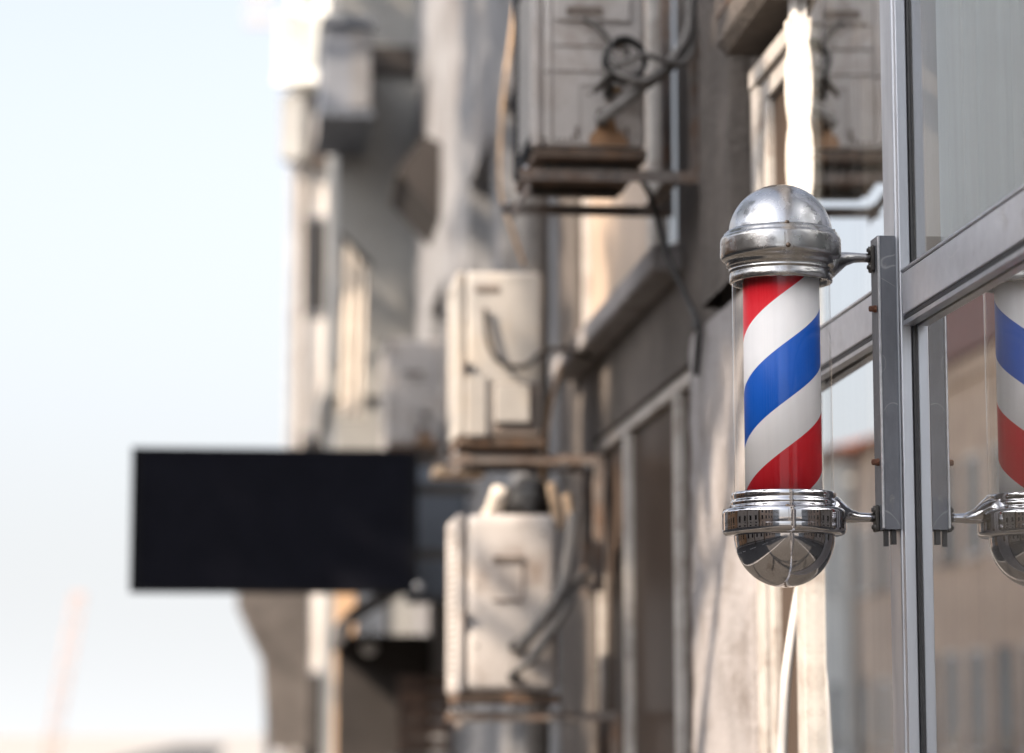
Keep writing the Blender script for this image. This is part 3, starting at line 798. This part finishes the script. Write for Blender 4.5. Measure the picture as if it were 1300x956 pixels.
cable('short pale pipe below the grey corrugated one', [(.85, 8.56, 1.79), (.90, 8.53, 1.82), (.96, 8.52, 1.90), (1.01, 8.53, 1.98), (1.045, 8.58, 2.05), (1.10, 8.7, 2.10)], .014, 'grey_hose', cat='pipe', name='insulated_pipe')
for k, (xx, zz) in enumerate(((1.0, 2.36), (1.05, 2.325))):
    cable(('tan pipe stub beside the top of the grimy air conditioner', 'shorter tan pipe stub next to the white window post')[k],
          [(xx - .01, 8.75, zz + .03), (xx, 8.75, zz - .03), (xx + .012, 8.75, zz - .12)], .016, 'tan_hose', cat='pipe', name='insulated_pipe')
wb = tag(MB().box((.665, 9.42, 2.475), (.84, 9.62, 2.509), .004, 1).build('wooden_board', M['wood']), 'sunlit wooden board under the mid height bracket', 'board')
# dark cloth stuffed between the two stacked units
cl = MB(); t_ = bmesh.new(); bmesh.ops.create_icosphere(t_, subdivisions=3, radius=1)
for v in t_.verts:
    q = v.co.copy(); k = 1 + .18 * sin(q.x * 7 + 1) * sin(q.y * 6) + .12 * sin(q.z * 9 + q.x * 4)
    v.co = Vector((.93 + q.x * .085 * k, 8.85 + q.y * .14 * k, 2.335 + max(q.z, -.6) * .075 * k))
cl.join(t_, None, True)
tag(cl.build('cloth_bundle', M['black']), 'black cloth bundle lying on the grimy air conditioner', 'cloth')
rag = MB().tube([(.80, 8.9, 2.30), (.82, 8.85, 2.325), (.835, 8.8, 2.375)], [.02, .03, .018], 10)
tag(rag.build('pale_rag', M['canvas']), 'small pale rag beside the black cloth bundle', 'rag')

# ------------------------------------------------------------------ sign box
SY = 14.0
sg = thing('sign_box', 'blank black rectangular sign box jutting out over the street', 'sign', (XW, SY, 2.5))
sx0, sx1, sz0, sz1 = -.545, .905, 2.300, 3.030
shade_auto(MB().box((sx0, SY, sz0), (sx1, SY + .15, sz1), .008, 2).build('sign_body', M['sign_edge'], sg))
MB().box((sx0 + .045, SY - .008, sz0 + .02), (sx1 - .042, SY + .002, sz1 - .02)).build('sign_face', M['sign'], sg)
MB().box((sx0, SY - .013, sz0), (sx0 + .042, SY + .003, sz1)).box((sx1 - .04, SY - .013, sz0), (sx1, SY + .003, sz1)).box((sx0 + .043, SY - .012, sz1 - .018), (sx1 - .041, SY + .003, sz1 - .001)).box((sx0 + .043, SY - .012, sz0 + .001), (sx1 - .041, SY + .003, sz0 + .018)).build('sign_frame', M['sign_edge'], sg)
for z in (sz0 + .2, sz1 - .2): MB().box((sx1 + .001, SY + .05, z - .025), (XW, SY + .10, z + .025)).build('support_arm', M['dark_steel'], sg)
q = Matrix.Translation((sx1 + .002, SY - .016, sz0 + .03)) @ Matrix.Rotation(R(90), 4, 'X')
MB().lathe([(0, .026), (.016, .022), (.024, .010), (.024, 0)], 16, mtx=q).build('end_cap', M['zinc_edge'], sg)
cb = thing('metal_cabinet', 'blue grey metal cabinet on the wall behind the black sign', 'cabinet', (XW, 14.7, 2.7))
shade_auto(MB().box((.90, 14.6, 2.29), (1.204, 14.99, 3.00), .012, 2).build('cabinet_body', M['cab'], cb))
MB().box((.925, 14.587, 2.32), (1.18, 14.599, 2.97), .004, 1).build('door', M['cab'], cb)
pb = MB()
t2 = thing('pipe_clamp', 'white wall pipe coupling seen under the mid height bracket', 'pipe', (XW, 9.6, 2.5))
MB().tube([(1.05, 9.35, 2.50), (1.12, 9.35, 2.505), (1.20, 9.35, 2.50)], .014, 10).build('pipe', M['pvc'], t2)
MB().box((1.10, 9.33, 2.48), (1.135, 9.37, 2.53), .006, 1).build('coupling', M['pvc'], t2)

# ------------------------------------------------------------------ buildings further along
bB = thing('grey_building', 'grey building jutting out past the concrete one', 'building', (1.5, 20, 0))
MB().box((.655, 19.02, -.02), (9, 21.6, 13)).build('wall', M['grey_wall'], bB)
MB().box((.60, 18.96, 3.9), (9.0, 21.66, 4.15), .01, 1).build('string_course', M['grey_wall'], bB)
MB().prism([(.60, 6.4), (.62, 6.2), (1.2, 6.2), (1.2, 6.4)], 1, 18.98, 19.02).build('lintel', M['awning'], bB)
d_ = MB().box((.83, 18.985, 0), (1.0, 19.03, 2.7), .004, 1).build('door', M['cab'], bB)
MB().box((.655, 18.99, .0), (.80, 19.02, 2.9)).build('sunlit_corner_paint', M['orange_wall'], bB)  # ochre strip stands for sunlight on the lower corner
# glazed balcony box on its corner
gb = thing('enclosed_balcony', 'small grey boxed balcony high on the grey building corner', 'balcony', (.65, 18.3, 5.6))
MB().box((.505, 17.8, 5.66), (.82, 19.0, 6.22), .01, 1).build('balcony_body', M['grey_panel'], gb)
MB().box((.49, 17.75, 6.23), (.84, 19.0, 6.29)).build('roof_slab', M['cab'], gb)
MB().box((.49, 17.75, 5.61), (.84, 19.0, 5.655)).build('floor_slab', M['cab'], gb)
MB().box((.69, 17.78, 5.68), (.82, 17.8, 6.2)).build('corner_panel', M['render'], gb)
# dark canopy at the end of the concrete building
cp = thing('canopy', 'dark sloping canopy at the far end of the concrete wall', 'canopy', (1.2, 17, 4.5))
MB().prism([(1.20, 4.72), (1.20, 5.20), (1.10, 5.24), (.96, 5.06), (.95, 5.00)], 1, 16.6, 17.6).build('canopy_cloth', M['awning'], cp)
MB().tube([(.955, 16.6, 5.0), (.955, 17.6, 5.0)], .02, 8, False).build('front_bar', M['dark_steel'], cp)
cbld = thing('canvas_blind', 'pale canvas blind hanging beside the grey building', 'blind', (.75, 18.7, 4))
vs, fs = [], []
for k in range(13):
    x = .665 + .014 * k; yy = 18.72 + .02 * sin(k * 1.6)
    vs += [(x, yy, 3.72), (x + .02, yy, 4.98 - .02 * k)]
    if k: fs.append((2 * k - 2, 2 * k, 2 * k + 1, 2 * k - 1))
MB().poly(vs, fs).build('blind_cloth', M['canvas'], cbld)
MB().tube([(.66, 18.72, 5.0), (.88, 18.72, 4.78)], .018, 8, False).build('blind_rod', M['dark_steel'], cbld)

# cream building on the bend of the street, its front turned towards the viewer
bC = thing('cream_building', 'sunlit cream building where the street bends', 'building', (1, 42, 0))
th = R(-14)
qC = Matrix.Translation((.66, 40.0, 0)) @ Matrix.Rotation(R(-20), 4, 'Z')
MB().box((0, 0, -.02), (9, 12, 17), mtx=qC).build('wall', M['cream_wall'], bC)
MB().box((.08, -.3, 10.95), (1.0, 3, 17.5), mtx=qC).build('upper_bay', M['white_wall'], bC)  # painted white so the top looks overexposed by the sun
for zz in (11.0, 13.9):
    b_ = MB().box((-.06, -.5, zz), (.9, -.302, zz + .12), mtx=qC).build('balcony', M['white_wall'], bC)
    for k in range(9): MB().box((-.04 + .11 * k, -.49, zz + .121), (-.01 + .11 * k, -.46, zz + 1.0), mtx=qC).build('baluster', M['white_wall'], b_)
    MB().box((-.06, -.5, zz + 1.001), (.9, -.45, zz + 1.06), mtx=qC).build('handrail', M['white_wall'], b_)
MB().box((-.02, -.35, 9.9), (.32, .02, 10.88), mtx=qC).build('grey_box', M['grey_wall'], bC)
for zz in (1.0, 4.4, 7.6, 10.8):
    for xx in (.25, 1.35):
        f = MB().box((xx, -.05, zz), (xx + .5, .04, zz + 1.5), .01, 1, mtx=qC).build('window', M['render'], bC)
        MB().box((xx + .07, -.056, zz + .07), (xx + .43, -.045, zz + 1.43), mtx=qC).build('pane', M['glass_dark'], f)
MB().tube([(.74, 39.75, 0), (.74, 39.75, 10)], .07, 10, False).build('drain_pipe', M['render'], bC)
aircon('distant white air conditioner lit by the sun high on the cream building', 1.00, 1.38, 38.9, 39.7, 9.78, 10.40, 'casing', .02, False)
bal = thing('roof_railing', 'lacy metal railing on the skyline beside the cream building', 'railing', (.2, 40, 12))
for k in range(7): MB().box((-.02 + .06 * k, 39.2, 11.75), (.0 + .06 * k, 39.23, 13.4)).build('baluster', M['cream_wall'], bal)
for zz in (11.75, 12.2, 12.65, 13.1): MB().box((-.03, 39.19, zz), (.42, 39.24, zz + .05)).build('rail', M['cream_wall'], bal)

# street-level awnings and goods under the sign
aw = thing('shop_awning', 'dark brown shop awning low beneath the black sign', 'awning', (1, 15, 2.4))
MB().prism([(1.20, 2.62), (1.20, 2.56), (.62, 2.22), (.60, 2.10), (.585, 2.10), (.60, 2.26)], 1, 15.0, 17.4).build('awning_cloth', M['awning'], aw)
MB().box((.62, 17.2, .3), (1.2, 17.4, 2.2)).build('side_screen', M['awning'], aw)
aw2 = thing('street_awning', 'grey awning sticking out at the foot of the cream building', 'awning', (.5, 36, 3.4))
MB().prism([(.9, 3.7), (.05, 3.45), (-.02, 3.28), (.13, 2.95), (.33, 2.55), (.41, 1.4), (.9, 1.4)], 1, 34.5, 37.5).build('awning_cloth', M['concrete'], aw2)
MB().box((.36, 35.5, 0), (.46, 35.6, 3.3)).build('post', M['cab'], aw2)
kr = thing('crate', 'brown slatted crate standing on a ledge under the dark awning', 'crate', (1.0, 15.3, 1.5))
for k in range(5): MB().box((.88, 15.19, 1.50 + .085 * k), (1.17, 15.21, 1.565 + .085 * k), .004, 1).build('slat', M['crate'], kr)
for xx in (.885, 1.145): MB().box((xx, 15.211, 1.48), (xx + .03, 15.24, 1.93)).build('post', M['awning'], kr)
MB().box((.87, 15.15, 1.40), (1.2, 15.7, 1.478)).build('ledge', M['concrete'], kr)
gl = thing('glint_ball', 'small white ball standing for a lamp beneath the black sign', 'glint', (.75, 16, 1.9))  # white ball added in place of a bright specular glint
MB().lathe([(max(.0, .05 * cos(R(a))), .05 * sin(R(a))) for a in range(-90, 91, 15)], 16, (.755, 16.0, 2.09)).build('globe', M['pvc'], gl)
MB().tube([(.755, 16, 2.13), (.755, 16, 2.25)], .01, 8, False).build('stem', M['dark_steel'], gl)

# distant crane and skyline
cr = thing('crane', 'faint reddish crane boom leaning on the skyline', 'crane', (-9.5, 150, 0))
a0, a1 = Vector((-9.9, 150, .0)), Vector((-8.52, 150, 9.0))
bm_ = MB()
for dx in (-.3, .3):
    for dy in (-.28, .28): bm_.tube([a0 + Vector((dx, dy, 0)), a1 + Vector((dx, dy, 0))], .035, 6, False)
bm_.build('boom', M['crane'], cr)
lc = MB()
for k in range(12):
    p, q2 = a0.lerp(a1, k / 12), a0.lerp(a1, (k + 1) / 12)
    s_ = 1 if k % 2 else -1
    for dy in (-.28, .28): lc.tube([p + Vector((-.3 * s_, dy, 0)), q2 + Vector((.3 * s_, dy, 0))], .03, 6, False)
tag(lc.build('lattice', M['crane'], cr), kind='stuff')
MB().box((-8.85, 149.7, 8.8), (-8.25, 150.3, 9.0)).build('boom_head', M['crane'], cr)
# ------------------------------------------------------------------ opposite side of the street (seen in the glass and the chrome)
def opp(label, y0, y1, h, m, rows, cols, ww=1.1, wh=1.4, name='street_house', roof=None, xf=-10.2, z0=1.0):
    t = thing(name, label, 'building', (xf - 3, (y0 + y1) / 2, 0), 'buildings across the street')
    MB().box((xf - 8, y0, -.02), (xf, y1, h)).build('wall', M[m], t)
    for r in range(rows):
        for c in range(cols):
            yc = y0 + (y1 - y0) * (c + .5) / cols; zc = z0 + r * (h - z0) / rows + .3
            f = MB()
            f.box((xf - .05, yc - ww / 2, zc), (xf + .03, yc - ww / 2 + .08, zc + wh)); f.box((xf - .05, yc + ww / 2 - .08, zc), (xf + .03, yc + ww / 2, zc + wh))
            f.box((xf - .05, yc - ww / 2 + .08, zc + wh - .08), (xf + .028, yc + ww / 2 - .08, zc + wh)); f.box((xf - .05, yc - ww / 2 - .05, zc - .08), (xf + .1, yc + ww / 2 + .05, zc))
            fo = f.build('window', M['pvc'] if (r + c) % 3 else M['render'], t)
            MB().box((xf - .04, yc - ww / 2 + .08, zc), (xf + .006, yc + ww / 2 - .08, zc + wh - .08)).build('pane', M['glass_dark'], fo)
    if roof:
        MB().prism([(xf + .5, h), (xf - 4, h + roof), (xf - 8.5, h)], 1, y0 - .4, y1 + .4).build('roof', M['roof_tile'], t)
    else:
        MB().box((xf - 8.1, y0 - .05, h), (xf + .15, y1 + .05, h + .3)).build('parapet', M[m], t)
    return t
opp('plain white building across the street behind the viewer', -26, -14, 7.5, 'pale_wall', 2, 5)
opp('tan house across the street with a tiled roof', -13, -3, 5.6, 'beige_wall', 2, 4, roof=1.5)
opp('cream two storey house facing the shop across the street', -2, 8, 6.6, 'cream_wall', 2, 4)
opp('low ochre house across the street from the air conditioners', 9.5, 18, 5.4, 'orange_wall', 2, 4, roof=1.4)
opp('pale block across the street beyond the ochre house', 19, 30, 7.0, 'pale_wall', 2, 5)
o1 = opp('tan building with dark red balcony band mirrored in the shop pane', 38.2, 50.0, 7.6, 'beige_wall', 2, 7, 1.0, 1.7)
MB().box((-11.2, 38.1, 7.95), (-9.9, 50.1, 9.5)).build('balcony_band', M['maroon'], o1)
MB().box((-18, 38.2, 9.52), (-10.25, 50.0, 17)).build('upper_storey', M['pale_wall'], o1)
opp('tan house with orange tiled roof mirrored beside the pole', 52.5, 60.0, 7.6, 'beige_wall', 2, 4, roof=1.3)
opp('white house mirrored at the edge of the pole glass', 61.0, 76, 7.9, 'white_wall', 2, 5, roof=1.2)

# ------------------------------------------------------------------ street trees
def tree(label, x, y, h, cr, crz, n, leaf=.10, seed=1, mm='leaf', clumps=26, trunk_r=.13, zc=None, spread=.17):
    rnd = np.random.RandomState(seed)
    zc = zc or h
    t = thing('street_tree', label, 'tree', (x, y, 0), 'trees along the far kerb')
    pr = random.Random(seed)
    tr = MB()
    tr.tube([(x, y, -.12), (x + .04, y + .03, h * .3), (x - .03, y, h * .6), (x, y, zc)], [trunk_r, trunk_r * .85, trunk_r * .7, trunk_r * .3], 10)
    for k in range(9):
        a = k * 2.4; z0 = h * (.5 + .05 * k)
        tr.tube([(x, y, z0), (x + cr * .4 * cos(a), y + cr * .4 * sin(a), z0 + crz * .45), (x + cr * .8 * cos(a), y + cr * .8 * sin(a), z0 + crz * .75)], [trunk_r * .4, trunk_r * .25, trunk_r * .1], 7)
    tr.build('trunk', M['bark'], t)
    cc = rnd.normal(size=(clumps, 3)); cc /= np.linalg.norm(cc, axis=1)[:, None]
    cc *= (rnd.rand(clumps, 1) ** .45) * np.array([cr, cr, crz]) * .85
    idx = rnd.randint(clumps, size=n)
    p = cc[idx] + rnd.normal(size=(n, 3)) * np.array([cr, cr, crz]) * spread + np.array([x, y, zc])
    a = rnd.normal(size=(n, 3)); a /= np.linalg.norm(a, axis=1)[:, None]
    b = np.cross(a, rnd.normal(size=(n, 3))); b /= np.linalg.norm(b, axis=1)[:, None]
    s = leaf * (.6 + .8 * rnd.rand(n, 1))
    v = np.stack([p - a * s, p - b * s * .45, p + a * s, p + b * s * .45], 1).reshape(-1, 3)
    me = bpy.data.meshes.new('crown')
    me.vertices.add(len(v)); me.vertices.foreach_set('co', v.ravel())
    me.loops.add(len(v)); me.loops.foreach_set('vertex_index', np.arange(len(v)))
    me.polygons.add(n); me.polygons.foreach_set('loop_start', np.arange(n) * 4); me.polygons.foreach_set('loop_total', np.full(n, 4))
    me.update(); me.validate()
    me.materials.append(M[mm])
    link('crown', me, t)
    return t
def sun_pt(X, Y, Z, xt):
    """the point at X = xt on the sunbeam that lands on (X, Y, Z)"""
    k = (xt - X) / to_sun.x
    return Vector((X, Y, Z)) + to_sun * k
p_ = sun_pt(.95, 3.95, 2.3, -5.5)
tree('dense unseen tree added to shade the barber pole', p_.x, p_.y, p_.z, 1.35, 1.5, 12000, .11, 3, clumps=46)  # added out of view, its crown set in the sunbeam to shade the pole
p_ = sun_pt(1.12, 7.42, 2.95, -6.0)
tree('dense unseen tree added to shade the near window', p_.x, p_.y, p_.z, 1.62, 1.25, 9500, .11, 8, clumps=32, spread=.135)  # out of view, crown thickened to keep sun off the near wall
p_ = sun_pt(1.2, 13.5, 4.0, -6.0)
tree('airy street tree opposite the black sign', p_.x, p_.y, p_.z, 3.0, 3.0, 6200, .13, 12, clumps=20, spread=.115)
p_ = sun_pt(.9, 20.0, 5.0, -6.5)
tree('airy street tree opposite the grey building', p_.x, p_.y, p_.z, 3.0, 3.2, 4600, .13, 17, clumps=14, spread=.11)
p_ = sun_pt(1.2, 10.35, 2.2, -5.8)
tree('slender unseen tree added to shade the wall beyond the yellowed air conditioner', p_.x, p_.y, p_.z, .85, 1.7, 3600, .11, 31, clumps=13, trunk_r=.08, spread=.15)  # extra tree out of view, added to darken this stretch of wall
